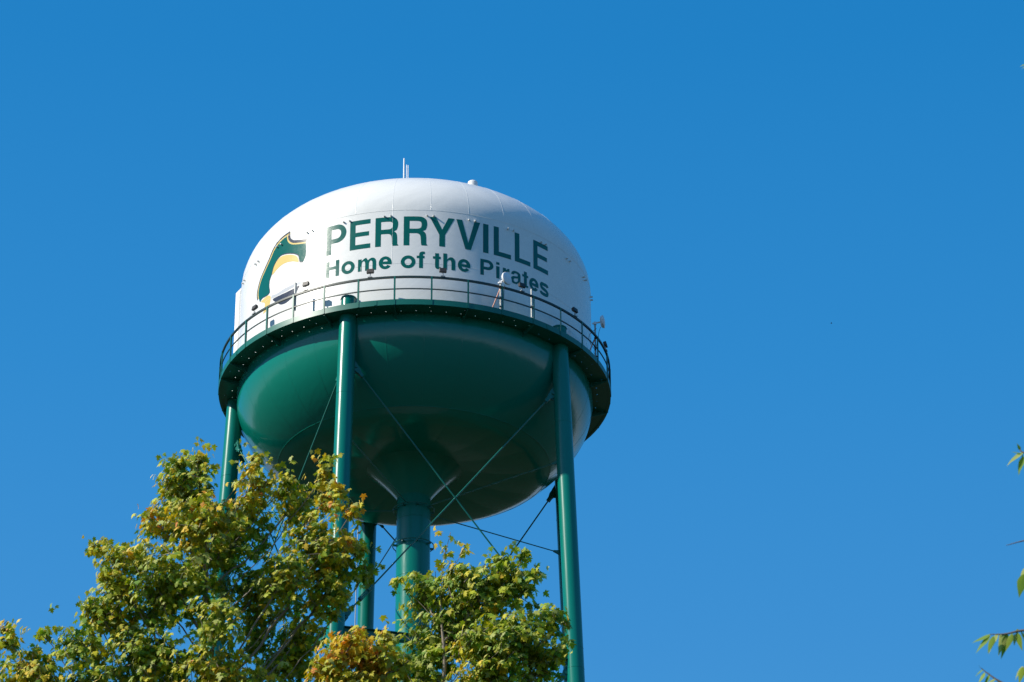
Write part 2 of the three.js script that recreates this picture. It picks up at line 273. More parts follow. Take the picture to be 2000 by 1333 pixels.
for (const [z, h, t, b, list] of lines) for (const [c, s0, s1] of list) {
  // drawn from its own left edge and baseline, then moved to its place on the wall

  const shp = glyphs[c](s1 - s0, h, t, b).map((s) => { const mv = (p) => p.map((q) => new THREE.Vector2(q.x + s0, q.y + z)); const o = new THREE.Shape(mv(s.getPoints(10))); o.holes = s.holes.map((k) => new THREE.Path(mv(k.getPoints(10)))); return o; });
  mesh("letter", wrap(shp, .004), M.letter, tank);
}
// --- plain painted emblem on the left of the wall: a broad green hat with gold edging over a grey blade
{
  const e = new THREE.Group(); e.name = 'emblem'; tank.add(e); tag(e, 'painted emblem of a green hat with gold edging and grey blade');
  const S = (pts) => { const c = new THREE.CatmullRomCurve3(pts.map(([x, y]) => V(x, y, 0)), true, 'centripetal').getPoints(pts.length * 4); return poly(c.map((q) => [q.x, q.y])); };
  const smooth = (pts) => new THREE.CatmullRomCurve3(pts.map(([x, y]) => V(x, y, 0)), false, 'centripetal').getPoints(36).map((q) => [q.x, q.y]);
  const offset = (pts, d) => pts.map(([x, y], i) => { const a = pts[Math.max(0, i - 1)], b = pts[Math.min(pts.length - 1, i + 1)], l = Math.hypot(b[0] - a[0], b[1] - a[1]); return [x + (b[1] - a[1]) / l * d, y - (b[0] - a[0]) / l * d]; });
  const strip = (path, d0, d1) => poly([...offset(path, d0), ...offset(path, d1).reverse()]);
  const side = smooth([[-7.03, 2.36], [-7.08, 2.66], [-6.99, 2.94], [-6.83, 3.19], [-6.55, 3.46], [-6.26, 3.74], [-6.05, 4.0], [-5.8, 4.19], [-5.5, 4.31], [-5.06, 4.38]]);
  const brim = smooth([[-5.06, 4.30], [-5.02, 4.08], [-4.88, 3.94], [-4.62, 3.84], [-4.22, 3.74]]);
  const inner = [[-4.24, 3.40], [-4.25, 3.05], [-4.36, 2.84], [-4.51, 2.89], [-4.60, 3.18], [-4.8, 3.335], [-5.2, 3.495], [-5.53, 3.545], [-5.77, 3.435], [-5.94, 3.24], [-6.05, 2.97], [-6.16, 2.79], [-6.18, 2.54], [-6.13, 2.27], [-6.34, 2.24], [-6.63, 2.27], [-6.8, 2.19]];
  mesh('edging', wrap([strip(side, 0, .065)], .003), M.navy, e);
  mesh('edging', wrap([strip(side, .068, .13)], .003), M.gold, e);
  mesh('edging', wrap([strip(brim, 0, .11)], .003), M.navy, e);
  mesh('edging', wrap([strip(brim, .113, .17)], .003), M.gold, e);
  const sideIn = offset(side, .133).filter(([x]) => x < -5.2), brimIn = offset(brim, .173);
  mesh('hat', wrap([poly([...sideIn, ...brimIn, ...inner])], .003), M.letter, e);
  mesh('edging', wrap([strip(smooth(inner.slice(2)), -.018, .018)], .0036), M.navy, e);
  mesh('hat_band', wrap([S([[-6.0, 2.95], [-5.94, 3.2], [-5.79, 3.38], [-5.56, 3.49], [-5.19, 3.44], [-4.82, 3.28], [-4.66, 3.16], [-4.58, 2.92], [-4.86, 3.04], [-5.18, 3.12], [-5.49, 3.12], [-5.74, 3.05]])], .003), M.gold, e);
  mesh('blade', wrap([poly([[-6.0, 2.10], [-5.69, 2.03], [-5.24, 2.07], [-4.8, 2.07], [-4.43, 2.09], [-4.02, 2.09], [-4.38, 1.98], [-4.74, 1.95], [-5.13, 1.93], [-5.54, 1.94], [-6.0, 1.96]])], .003), M.silver, e);
  mesh('under_band', wrap([S([[-5.92, 1.90], [-5.54, 1.90], [-5.12, 1.88], [-4.76, 1.89], [-4.50, 1.92], [-4.56, 1.80], [-4.70, 1.63], [-4.93, 1.50], [-5.21, 1.44], [-5.46, 1.50], [-5.69, 1.68]])], .003), M.navy, e);
  mesh('hilt', wrap([S([[-6.72, 2.16], [-6.45, 2.20], [-6.20, 2.19], [-6.05, 2.06], [-6.14, 1.69], [-6.3, 1.60], [-6.52, 1.58], [-6.45, 1.75], [-6.44, 1.98]])], .003), M.gold, e);
}

// --- bowl
const BZ0 = -.2, BH = 3.86, bowlProf = [], RS = 4.95, ZS = -2.81;
{
  const pts = [[R, -.055]]; const t1 = Math.acos(RS / R);
  for (let i = 36; i >= 0; i--) { const t = t1 * i / 36; pts.splice(0, 0, [R * Math.cos(t), 0]); pts[0][1] = BZ0 - BH * Math.sin(t) + (ZS - (BZ0 - BH * Math.sin(t1))) * (i / 36) ** 2; }
  pts.length = 37; pts.reverse(); bowlProf.push(...pts.slice().reverse().reverse());
}
const bowlUp = [...bowlProf].sort((a, b) => a[1] - b[1]); bowlUp.push([R, .035]);   // from the seam upwards
const bottomProf = new THREE.CatmullRomCurve3([[1.7, -2.93], [2.4, -3.02], [3.2, -3.09], [4.2, -3.06], [4.62, -2.97], [RS, ZS]].map(([r, z]) => V(r, z, 0))).getPoints(26).map((q) => [q.x, q.y]);
const bowl = new THREE.Group(); bowl.name = 'bowl'; tower.add(bowl); tag(bowl, 'glossy dark green steel bowl under the tank');
function sag(prof, a0, a1, na, depth) {                            // bottom plate that sags a little between its radial seams
  const g = sheet(prof, a0, a1, na), p = g.attributes.position, n = prof.length;
  for (let i = 0; i < n; i++) for (let j = 0; j <= na; j++) { const k = i * (na + 1) + j; p.setY(k, p.getY(k) - depth * Math.sin(Math.PI * i / (n - 1)) * Math.sin(Math.PI * j / na)); }
  g.computeVertexNormals(); return g;
}
for (let k = 0; k < N; k++) {
  const a = -9.35 + k * STEP;
  mesh('bowl_plate', lift(sheet(bowlUp, a, a + STEP, 6)), M.green, bowl);
  if (k % 2 === 0) mesh('bottom_plate', lift(sag(bottomProf, a, a + 2 * STEP, 12, .022)), M.green, bowl);
  mesh('weld_bead', lift(meridianBead(bowlUp, a, .010, .004)), M.green, bowl);
}
mesh('weld_bead', lift(hoopBead(RS + .003, ZS, .012, .008)), M.green, bowl);

// --- riser column
const riser = new THREE.Group(); riser.name = 'riser_column'; tower.add(riser); tag(riser, 'thick central green column flaring into the bowl');
const coneProf = []; for (let i = 0; i <= 14; i++) { const q = i / 14; coneProf.push([.61 + (1.72 - .61) * (q * .75 + .25 * q * q), -4.05 + (4.05 - 2.93) * q]); }
mesh('flare', lift(sheet(coneProf, 0, 360, 64)), M.green, riser);
mesh('pipe', lift(sheet([[.61, -Y0], [.61, -30], [.61, -12], [.61, -4.05]], 0, 360, 48)), M.greenLeg, riser);
for (const z of [-4.07, -4.95, -7.2]) mesh('weld_bead', lift(hoopBead(.61, z, .02, .008)), M.greenLeg, riser);
for (const z of [-4.5, -5.92]) {
  const ring = mesh('ring', lift(new THREE.TorusGeometry(.74, .018, 8, 64).rotateX(Math.PI / 2).translate(0, z, 0)), M.greenTrim, riser);
  for (let k = 0; k < 8; k++) { const a = k * 45 + 12, g = boxAt(.04, .07, .15, 0, z - .03, .67).rotateY(a * D2R); mesh('ring_bracket', lift(g), M.greenTrim, ring); }
}

// --- five legs
const LA = (k) => -93.06 + 72 * k, LR = 6.608, SL = .0373, legAt = (k, z) => P(LA(k), LR - SL * z, z);
for (let k = 0; k < 5; k++) {
  const leg = new THREE.Group(); leg.name = 'leg'; tower.add(leg);
  mesh('pipe', ([rod(legAt(k, -Y0), legAt(k, .0), .305, 40), rod(legAt(k, -.02), legAt(k, .76), .272, 40)]).map((g) => lift(g)), M.greenLeg, leg);
  const d = legAt(k, .6).sub(legAt(k, .5)).normalize();
  const cap = new THREE.LatheGeometry([[.288, 0], [.288, .04], [.27, .055], [.18, .075], [0, .085]].map((q) => new THREE.Vector2(...q)), 40);
  cap.applyQuaternion(new THREE.Quaternion().setFromUnitVectors(V(0, 1, 0), d)); const c = legAt(k, .74); mesh('cap', lift(cap.translate(c.x, c.y, c.z)), M.greenLeg, leg);
  for (const z of [-3.1, -11.7, -12.45, -19]) { const t = new THREE.TorusGeometry(.305, .007, 6, 40).rotateX(Math.PI / 2), q = legAt(k, z); mesh('weld_bead', lift(t.translate(q.x, q.y, q.z)), M.greenLeg, leg); }
}
// pipe up the far left leg
{ const o = V(-.40, 0, -.1); mesh('riser_pipe', lift(rod(legAt(4, -30).add(o), legAt(4, -.1).add(o), .018, 10)), M.galv, tower); }

// --- bracing
function plateIn(pts, ex, ey, o, th) {                             // a plate with outline pts in the plane (ex, ey) at o
  const g = new THREE.ExtrudeGeometry(poly(pts), { depth: th, bevelEnabled: false }).translate(0, 0, -th / 2), ez = ex.clone().cross(ey);
  return g.applyMatrix4(new THREE.Matrix4().makeBasis(ex, ey, ez)).translate(o.x, o.y, o.z);
}
const TIERS = [[-1.85, -12], [-12, -24.5]];
TIERS.forEach(([zt, zb], tier) => {
  for (let k = 0; k < 5; k++) {
    const j = (k + 1) % 5, Lr = .30;
    for (const [a, b, side] of [[k, j, 1], [j, k, -1]]) {
      const ex0 = legAt(b, zt).sub(legAt(a, zt)).setY(0).normalize(), T = legAt(a, zt - (tier ? .55 : 0)).addScaledVector(ex0, .28), B = legAt(b, zb + .55).addScaledVector(ex0, -.28);
      const dir = B.clone().sub(T).normalize(), inw = side * .05, nrm = V(0, 1, 0).cross(ex0).normalize();
      T.addScaledVector(nrm, inw); B.addScaledVector(nrm, inw);
      const t1 = T.clone().addScaledVector(dir, .45), b1 = B.clone().addScaledVector(dir, -.45);
      const br = mesh('brace_rod', lift(rod(t1, b1, .027, 10)), M.greenTrim, tower);
      const perp = dir.clone().cross(nrm).normalize();
      for (const [o, s] of [[T, 1], [B, -1]]) {
        const ux = dir.clone().multiplyScalar(s), uy = perp.clone().multiplyScalar(s);
        mesh('clevis', lift(plateIn([[-.02, -.11], [.22, -.11], [.36, -.06], [.52, -.055], [.52, .055], [.36, .06], [.22, .11], [-.02, .11]], ux, uy, o, .13)), M.greenTrim, br);
        const e = ex0.clone().multiplyScalar(s), y = V(0, 1, 0);
        mesh('gusset', lift(plateIn(s > 0 ? [[-.04, -.34], [.10, -.30], [.2, -.14], [.16, .05], [-.04, .34]] : [[-.04, -.34], [.16, -.05], [.2, .14], [.10, .30], [-.04, .34]], e, y, o.clone().addScaledVector(ex0, -.02 * s), .05)), M.greenTrim, br);
        mesh('pin', lift(rod(o.clone().addScaledVector(ux, .08).addScaledVector(nrm, -.11), o.clone().addScaledVector(ux, .08).addScaledVector(nrm, .11), .055, 10)), M.greenTrim, br);
      }
      const tb = B.clone().addScaledVector(dir, -1.35);
      mesh('turnbuckle', [lift(rod(tb.clone().addScaledVector(perp, .055), tb.clone().addScaledVector(perp, .055).addScaledVector(dir, .42), .022, 8)), lift(rod(tb.clone().addScaledVector(perp, -.055), tb.clone().addScaledVector(perp, -.055).addScaledVector(dir, .42), .022, 8)), lift(rod(tb.clone().addScaledVector(dir, -.07), tb.clone().addScaledVector(dir, .03), .085, 8)), lift(rod(tb.clone().addScaledVector(dir, .39), tb.clone().addScaledVector(dir, .49), .085, 8))], M.greenTrim, br);
    }
    // horizontal strut: an I-beam between the legs
    const A = legAt(k, zb), B = legAt(j, zb), ex = B.clone().sub(A), len = ex.length() - .56; ex.normalize();
    const o = A.clone().addScaledVector(ex, .28), nz = V(0, 1, 0), sec = [[-.13, -.14], [.13, -.14], [.13, -.12], [.012, -.12], [.012, .12], [.13, .12], [.13, .14], [-.13, .14], [-.13, .12], [-.012, .12], [-.012, -.12], [-.13, -.12]];
    const g = new THREE.ExtrudeGeometry(poly(sec), { depth: len, bevelEnabled: false }), ez = ex, ey = nz, exx = ey.clone().cross(ez);
    const st = mesh('strut', lift(g.applyMatrix4(new THREE.Matrix4().makeBasis(exx, ey, ez)).translate(o.x, o.y, o.z)), M.greenTrim, tower);
    for (const [q, s] of [[A, 1], [B, -1]]) mesh('end_plate', lift(plateIn([[0, -.32], [.20, -.32], [.30, -.145], [0, -.145]], ex.clone().multiplyScalar(s), V(0, 1, 0), q.clone().addScaledVector(ex, .27 * s), .05)), M.greenTrim, st);
  }
});
for (let k = 0; k < 5; k++) {                                      // tie rods from the riser ring out to the legs
  const q = legAt(k, -4.5), a = P(LA(k), .74, -4.5), d = q.clone().sub(a).normalize(), b = q.clone().addScaledVector(d, -.5);
  const tr = mesh('tie_rod', lift(rod(a, b, .021, 8)), M.greenTrim, tower);
  mesh('clevis', lift(plateIn([[0, -.03], [.26, -.09], [.30, -.09], [.30, .09], [.26, .09], [0, .03]], d, V(0, 1, 0), q.clone().addScaledVector(d, -.58), .05)), M.greenTrim, tr);
}

// --- balcony
const balcony = new THREE.Group(); balcony.name = 'balcony'; tower.add(balcony); tag(balcony, 'green walkway with railing round the foot of the tank');
{
  const sh = new THREE.Shape(); sh.absarc(0, 0, 7.15, 0, Math.PI * 2); const h0 = new THREE.Path(); h0.absarc(0, 0, 6.52, 0, Math.PI * 2, true); sh.holes.push(h0);
  for (let k = 0; k < 80; k++) { const a = k * 4.5 * D2R, q = new THREE.Path(); q.absarc(6.70 * Math.sin(a), 6.70 * Math.cos(a), .022, 0, Math.PI * 2, true); q.curves; sh.holes.push(q); }
  for (let k = 0; k < 70; k++) if (k % 3) { const a = (k * 360 / 70 + 1.3) * D2R, q = new THREE.Path(); q.absarc(6.98 * Math.sin(a), 6.98 * Math.cos(a), .016, 0, Math.PI * 2, true); sh.holes.push(q); }
  const g = new THREE.ExtrudeGeometry(sh, { depth: .012, bevelEnabled: false, curveSegments: 90 }).rotateX(-Math.PI / 2).translate(0, .02, 0);
  mesh('floor_plate', lift(g), M.greenTrim, balcony);
}
mesh('toe_channel', lift(ringSection([[7.10, 0], [7.2, 0], [7.2, .215], [7.10, .215], [7.10, .205], [7.188, .205], [7.188, .012], [7.10, .012]], 210)), M.greenTrim, balcony);
mesh('top_rail', lift(rectRing(7.14, 7.205, 1.075, 1.145, 210)), M.railDark, balcony);
mesh('mid_rail', lift(rectRing(7.165, 7.2, .615, .65, 210)), M.railDark, balcony);
const PA = (i) => 4.2727 + (i - 7) * 360 / 35;
for (let i = 0; i < 35; i++) {
  const a = PA(i), p = P(a, 7.212, 0);
  mesh('post', [lift(boxAt(.06, 1.135, .008, 0, .5675, 0).rotateY(a * D2R).translate(p.x, 0, p.z)), lift(boxAt(.008, 1.135, .05, .026, .5675, -.029).rotateY(a * D2R).translate(p.x, 0, p.z))], M.greenTrim, balcony);
  if (i % 2 === 0) {
    const ex = P(a, 1, 0), o = P(a, 6.5, 0);
    mesh('floor_bracket', lift(plateIn([[0, -.22], [.1, -.22], [.66, -.05], [.66, .018], [0, .018]], ex, V(0, 1, 0), o, .02)), M.greenTrim, balcony);
  }
}
for (let i = 0; i < 14; i++) { const a = PA(0) + 5 + i * 360 / 14, p = P(a, 7.206, .108); mesh('splice_plate', lift(boxAt(.09, .17, .012).rotateY(a * D2R).translate(p.x, p.y, p.z)), M.greenTrim, balcony); }

// ---------------------------------------------------------------- things fixed on the tower
function place(o, p, turn = 0) { o.position.set(p.x, p.y + Y0, p.z); o.rotation.y = turn; }
{
  const floodLabels = ['black floodlight on the railing below the emblem hilt, leftmost of all', 'black floodlight on the railing at the right tip of the emblem blade', 'black floodlight on the railing under the word Home', 'black floodlight on the railing under the word the', 'black floodlight on the railing under the end of the word Pirates', 'black floodlight on the railing right of all lettering, above a leg top', 'black floodlight on the railing beside the far right dish antenna'];
  const first = thing('floodlight', floodLabels[0], 'floodlight', 'floodlights along the balcony railing');
  mesh('base_plate', boxAt(.16, .035, .12, 0, .018, 0), M.galv, first);
  mesh('stem', [rod(V(0, .03, 0), V(0, .21, 0), .018, 8), boxAt(.05, .06, .05, 0, .065, 0)], M.galv, first);
  const sec = new THREE.Shape([[-.045, -.072], [.035, -.066], [.055, -.03], [.055, .035], [.035, .066], [-.045, .072]].map((q) => new THREE.Vector2(...q)));
  const body = new THREE.ExtrudeGeometry(sec, { depth: .235, bevelEnabled: true, bevelSize: .008, bevelThickness: .008, bevelSegments: 1 }).translate(0, 0, -.1175).rotateY(Math.PI / 2).rotateX(-.2).translate(0, .265, 0);
  const hd = mesh('housing', body, M.lampBlack, first);
  mesh('lens', boxAt(.21, .115, .01).rotateX(-.2).translate(0, .277, .058 * -1), M.glass, hd);
  [-53.4, -32.8, -13, 7.4, 31.3, 52.4, 75.2].forEach((a, i) => {
    const o = i ? first.clone() : first;
    if (i) { o.name = numbered('floodlight'); o.userData = { ...first.userData, label: floodLabels[i] }; scene.add(o); }
    place(o, P(a, 7.17, 1.146), a * D2R);
  });
}
function dish(a, label, yaw, mastTop, group) {
  const t = thing('dish_antenna', label, 'dish antenna', group);
  const p = P(a, 7.10, 0); place(t, V(p.x, 0, p.z));
  mesh('mast', rod(V(0, .12, 0), V(0, mastTop, 0), .030, 12), M.galv, t);
  const D = new THREE.LatheGeometry([[0, -.05], [.13, -.045], [.20, -.02], [.235, .03], [.24, .075], [.225, .09], [.12, .115], [0, .125]].map((q) => new THREE.Vector2(...q)), 36).rotateX(Math.PI / 2).rotateX(-.06).rotateY(yaw);
  const dx = Math.sin(yaw), dz = Math.cos(yaw);
  mesh('dish', D.translate(dx * .24, mastTop - .02, dz * .24), M.plastic, t);
  mesh('bracket', [rod(V(-dx * .10, mastTop - .06, -dz * .10), V(dx * .22, mastTop - .02, dz * .22), .032, 8), boxAt(.10, .09, .10, 0, mastTop - .07, 0)], M.plastic, t);
  const inr = P(a - 2.6, 6.80, 0);
  mesh('brace', rod(V(inr.x - p.x, .03, inr.z - p.z), V(0, 1.12, 0), .022, 8), M.copper, t);
  const cab = new THREE.CatmullRomCurve3([V(dx * .2, mastTop - .22, dz * .2), V(.12, mastTop - .5, .06), V(.10, mastTop - .75, .05), V(.02, .75, .03), V(-.06, .55, 0), V(.02, .30, .02)]);
  mesh('cable', new THREE.TubeGeometry(cab, 30, .008, 5), M.cable, t);
  for (const z of [.35, .72, 1.1]) mesh('clamp', boxAt(.11, .03, .11, .01, z, .03), M.galv, t);
  return t;
}
dish(24.6, 'white round dish antenna in front of the word Pirates, on a railing mast', 47 * D2R, 1.40, 'dish antennas on the railing');
const d2 = dish(66.2, 'white round dish antenna seen edge-on against the sky at far right of the balcony', 80 * D2R, 1.78, 'dish antennas on the railing');
mesh('cable', new THREE.TubeGeometry(new THREE.CatmullRomCurve3([V(.05, 1.5, .03), V(-.22, 1.2, .05), V(-.18, .85, .05), V(.0, .6, .05), V(-.1, .9, .05), V(.0, 1.1, .04)]), 40, .009, 5), M.cable, d2);
{
  const pipe = (label, a, z0, z1, r, mat) => { const t = thing('mast_pipe', label, 'pipe mast', 'bare pipe masts on the railing'), p = P(a, 7.10, 0); place(t, V(p.x, 0, p.z)); mesh('pipe', rod(V(0, z0, 0), V(0, z1, 0), r, 12), mat, t); for (const z of [z0 + .15, z0 + .62]) mesh('clamp', boxAt(.10, .025, .12, .01, z, .04), M.galv, t); mesh('pipe_cap', new THREE.SphereGeometry(r * 1.08, 10, 6, 0, Math.PI * 2, 0, Math.PI / 2).translate(0, z1, 0), mat, t); };
  pipe('bare pale pipe mast clamped to the railing below the last letters of Pirates', 35.0, .10, 1.42, .034, M.galv);
  pipe('short grey pipe mast rising above the railing in front of the emblem', -36.9, .55, 1.62, .045, M.galv);
}
{
  const whip = (label, x, z, y0, y1, r) => { const t = thing('whip_antenna', label, 'antenna', 'whip antennas on the roof'); t.position.set(x, Y0 + y0, z); mesh('rod', rod(V(0, 0, 0), V(0, y1 - y0, 0), r, 10, r * .85), M.plastic, t); mesh('base', rod(V(0, 0, 0), V(0, .5, 0), r * 1.25, 10), M.plastic, t); mesh('tip', new THREE.SphereGeometry(r * .9, 8, 6).translate(0, y1 - y0, 0), M.plastic, t); return t; };
  whip('thick white whip antenna on the tank roof, tallest of three', -.52, .5, 7.45, 10.10, .034);
  const w2 = whip('thin white whip antenna on the roof, middle of the three', -.42, .5, 7.45, 9.83, .018);
  whip('thin white whip antenna on the roof, rightmost and shortest of the three', -.36, .5, 7.45, 9.80, .02);
  mesh('clamp', boxAt(.2, .035, .06, .02, 1.72, 0), M.galv, w2);
}
// the speck over the right of the sky: a small bird, far off
{
  const b = thing('bird', 'tiny dark bird far off in the open sky right of the tower', 'bird');
  const prof = [[0, -.10], [.012, -.09], [.026, -.04], [.03, .01], [.02, .055], [.018, .075], [0, .10]].map((q) => new THREE.Vector2(...q));
  mesh('body', new THREE.LatheGeometry(prof, 12).rotateZ(-Math.PI / 2), M.cable, b);
  for (const s of [-1, 1]) mesh('wing', new THREE.ExtrudeGeometry(poly([[.04, 0], [.05, .06], [.0, .15], [-.03, .13], [-.035, .05], [-.03, 0]]), { depth: .006, bevelEnabled: false }).rotateX(-Math.PI / 2 * s + .45 * s), M.cable, b);
  b.position.copy(at(1624, 632, 150)); b.scale.setScalar(.55);
}

// ---------------------------------------------------------------- trees
function leafGeo(half, fold, curl, tipDroop) {
  const pts = [...half, ...half.slice(1, -1).reverse().map(([x, y]) => [-x, y])];
  const s = new THREE.Shape(pts.map(([x, y]) => new THREE.Vector2(x, y))), g = new THREE.ShapeGeometry(s), p = g.attributes.position;
  // split down the midrib: add fold and curl as real shape
  for (let i = 0; i < p.count; i++) { const x = p.getX(i), y = p.getY(i); p.setZ(i, -Math.abs(x) * fold - curl * y * y - tipDroop * x * x); }
  g.computeVertexNormals(); return g;
}
const mapleHalf = [[0, .05], [.19, -.07], [.36, .01], [.29, .16], [.45, .22], [.60, .43], [.38, .41], [.21, .45], [.29, .63], [.25, .74], [.12, .73], [0, 1.02]];
const mapleLeaves = [leafGeo(mapleHalf, .28, .16, .12), leafGeo(mapleHalf, -.08, .34, .3)];
const leafMat = (c, t = .52) => new THREE.MeshPhysicalMaterial({ color: c, roughness: .66, transmission: t, thickness: 0, side: THREE.DoubleSide, specularIntensity: .45 });
const PAL = [lin(.13, .26, .008), lin(.28, .39, .010), lin(.44, .49, .012), lin(.60, .54, .012), lin(.76, .52, .012), lin(.80, .33, .010), lin(.66, .22, .03), lin(.44, .48, .11)];
const palMats = PAL.map((c) => leafMat(c));
const stuffLeafMat = leafMat(lin(1, 1, 1));

function growTree(o) {
  const rnd = rng(o.seed), t = thing('maple_tree', o.label, 'maple tree');
  const base = o.trunk[0]; t.position.copy(base);
  const nodes = [];                                                // { p, parent, w }
  const add = (p, parent, lobe) => { nodes.push({ p, parent, w: 0, lobe, kids: 0 }); return nodes.length - 1; };
  const curve = new THREE.CatmullRomCurve3(o.trunk), tl = curve.getLength(), nt = Math.ceil(tl / .35);
  let last = -1; for (let i = 0; i <= nt; i++) last = add(curve.getPointAt(i / nt), last, -1);
  const nTrunk = nodes.length, tips = [];
  o.lobes.forEach((L, li) => {
    const c = at(L[0], L[1], o.dist + (L[4] ?? 0)), slant = c.distanceTo(camera.position), rx = L[2] * slant / F, ry = L[3] * slant / F / .9, rz = (L[6] ?? 1) * .5 * (rx + ry);
    // limb from the trunk, leaving it well below the lobe
    let best = 0, bd = 1e9;
    for (let i = 0; i < nTrunk; i++) { const q = nodes[i].p, hd = Math.hypot(q.x - c.x, q.z - c.z), e = Math.abs(q.y - (c.y - ry * .3 - 1.25 * hd)); if (e < bd) { bd = e; best = i; } }
    const A = nodes[best].p, mid = A.clone().lerp(c, .5).add(V((rnd() - .5) * .3, -.12 * A.distanceTo(c), (rnd() - .5) * .3));
    const lc = new THREE.QuadraticBezierCurve3(A, mid, c), n = Math.max(2, Math.ceil(lc.getLength() / .22)), own = []; let par = best;
    for (let i = 1; i <= n; i++) { const p = lc.getPoint(i / n); if (i < n) p.add(V((rnd() - .5) * .05, (rnd() - .5) * .05, (rnd() - .5) * .05)); par = add(p, par, li); own.push(par); }
    const cnt = Math.round((L[5] ?? 1) * .92 * o.density * L[2] * L[3]), mine = [];
    for (let i = 0; i < cnt; i++) {
      const d = V(rnd() * 2 - 1, rnd() * 2 - 1, rnd() * 2 - 1); if (d.length() > 1 || d.length() < .05) { i--; continue; }
      const rad = Math.pow(rnd(), 1 / 2.1) * (.80 + .26 * rnd() + (rnd() < .12 ? .22 : 0)); d.normalize();
      mine.push(V(c.x + d.x * rx * rad, c.y + d.y * ry * rad, c.z + d.z * rz * rad));
    }
    const start = A; mine.sort((a, b) => a.distanceTo(c) - b.distanceTo(c));
    for (const q of mine) {
      let b = own[0], bs = 1e9;
      for (const k of own) { const p = nodes[k].p, d = p.distanceTo(q), cost = d + .55 * Math.max(0, p.y - q.y + .25 * d) + .12 * nodes[k].kids; if (cost < bs) { bs = cost; b = k; } }
      const p0 = nodes[b].p, d = p0.distanceTo(q), m = Math.max(1, Math.ceil(d / .22)); nodes[b].kids++; let pr = b;
      for (let i = 1; i <= m; i++) { const s = i / m, p = p0.clone().lerp(q, s); p.y += -.10 * d * Math.sin(Math.PI * s); if (i < m) p.add(V((rnd() - .5) * .05, (rnd() - .5) * .05, (rnd() - .5) * .05)); pr = add(p, pr, li); own.push(pr); }
      tips.push([pr, li]);
    }
  });
  for (const [k] of tips) nodes[k].w = 1;
  const acc = new Float32Array(nodes.length); for (let i = nodes.length - 1; i >= 0; i--) { acc[i] += nodes[i].w; if (nodes[i].parent >= 0) acc[nodes[i].parent] += acc[i]; }
  const rad = (i) => Math.max(.0045, .0036 * Math.pow(acc[i] + .25, .36));
  const byLobe = new Map();
  for (let i = 1; i < nodes.length; i++) {
    const q = nodes[i], p = nodes[q.parent]; if (q.p.distanceTo(p.p) < 1e-4) continue;
    const r1 = Math.min(rad(q.parent), rad(i) * 1.6), r2 = rad(i), seg = r2 > .03 ? 9 : r2 > .01 ? 5 : 3;
    const g = plain(rod(p.p.clone().sub(base), q.p.clone().sub(base), r1, seg, r2)); const arr = byLobe.get(q.lobe) ?? []; arr.push(g); byLobe.set(q.lobe, arr);
  }
  for (const [l, arr] of byLobe) mesh(l < 0 ? 'trunk' : 'branch', arr, l < 0 ? M.bark : (o.bark ?? M.bark), t);
  // leaves
  const all = [], cam = camera.position;
  for (const [k, li] of tips) {
    const tip = nodes[k].p, prev = nodes[nodes[k].parent].p, dir = tip.clone().sub(prev).normalize(), L = o.lobes[li];
    const c = at(L[0], L[1], o.dist + (L[4] ?? 0)), out = tip.clone().sub(c).setY(0).normalize();
    const patch = NZ.noise(tip.x * 1.3 + 7, tip.y * 1.3, tip.z * 1.3 + o.seed) + .5 * NZ.noise(tip.x * 4, tip.y * 4 + 3, tip.z * 4);
    const turned = (L[7] ?? o.turned) * .75 + .38 * patch, n = 6 + Math.floor(rnd() * 7);
    for (let i = 0; i < n; i++) {
      const back = i < 3 ? rnd() * .05 : rnd() * .42, at0 = tip.clone().addScaledVector(dir, -back), az = rnd() * Math.PI * 2;
      const side = V(Math.cos(az), (rnd() - .5) * .8, Math.sin(az)).addScaledVector(dir, .5).normalize();
      const pos = at0.addScaledVector(side, .03 + rnd() * .055);
      const ax = side.clone().multiplyScalar(.8).addScaledVector(out, .25).add(V((rnd() - .5) * .5, -.55 - rnd() * .9, (rnd() - .5) * .5)).normalize();
      const nm = V(0, .45, 0).addScaledVector(out, .55).addScaledVector(sunDir, .75).add(V((rnd() - .5) * 1.5, (rnd() - .5) * 1.1, (rnd() - .5) * 1.5));
      const x = ax.clone().cross(nm).normalize(), z = x.clone().cross(ax).normalize(), s = (.060 + .060 * rnd()) * (o.leaf ?? 1);
      const m = new THREE.Matrix4().makeBasis(x.multiplyScalar(s * (.85 + .3 * rnd())), ax.clone().multiplyScalar(s), z.multiplyScalar(s)).setPosition(pos.clone().sub(base));
      const v = turned + (rnd() - .5) * .95; let col;
      if (v > .78) col = rnd() < .55 ? 5 : rnd() < .6 ? 4 : 6; else if (v > .48) col = rnd() < .7 ? 4 : 3; else if (v > .22) col = rnd() < .6 ? 3 : 2; else if (v > -.05) col = rnd() < .5 ? 2 : 7; else col = rnd() < .55 ? 1 : 0;
      all.push({ m, col, d: pos.distanceTo(cam), p: pos, k: rnd(), kind: rnd() < .5 ? 0 : 1 });
    }
  }
  // the 300 that show largest are leaves of their own, the rest one mass
  const ndc = (p) => { const q = p.clone().project(camera); return Math.abs(q.x) < 1 && Math.abs(q.y) < 1; };
  const order = all.filter((a) => ndc(a.p)).sort((a, b) => a.d - b.d).slice(0, 300), own = new Set(order);
  for (const a of order) { const q = new THREE.Mesh(mapleLeaves[a.kind], palMats[a.col]); q.name = 'leaf'; q.castShadow = q.receiveShadow = true; a.m.decompose(q.position, q.quaternion, q.scale); t.add(q); }
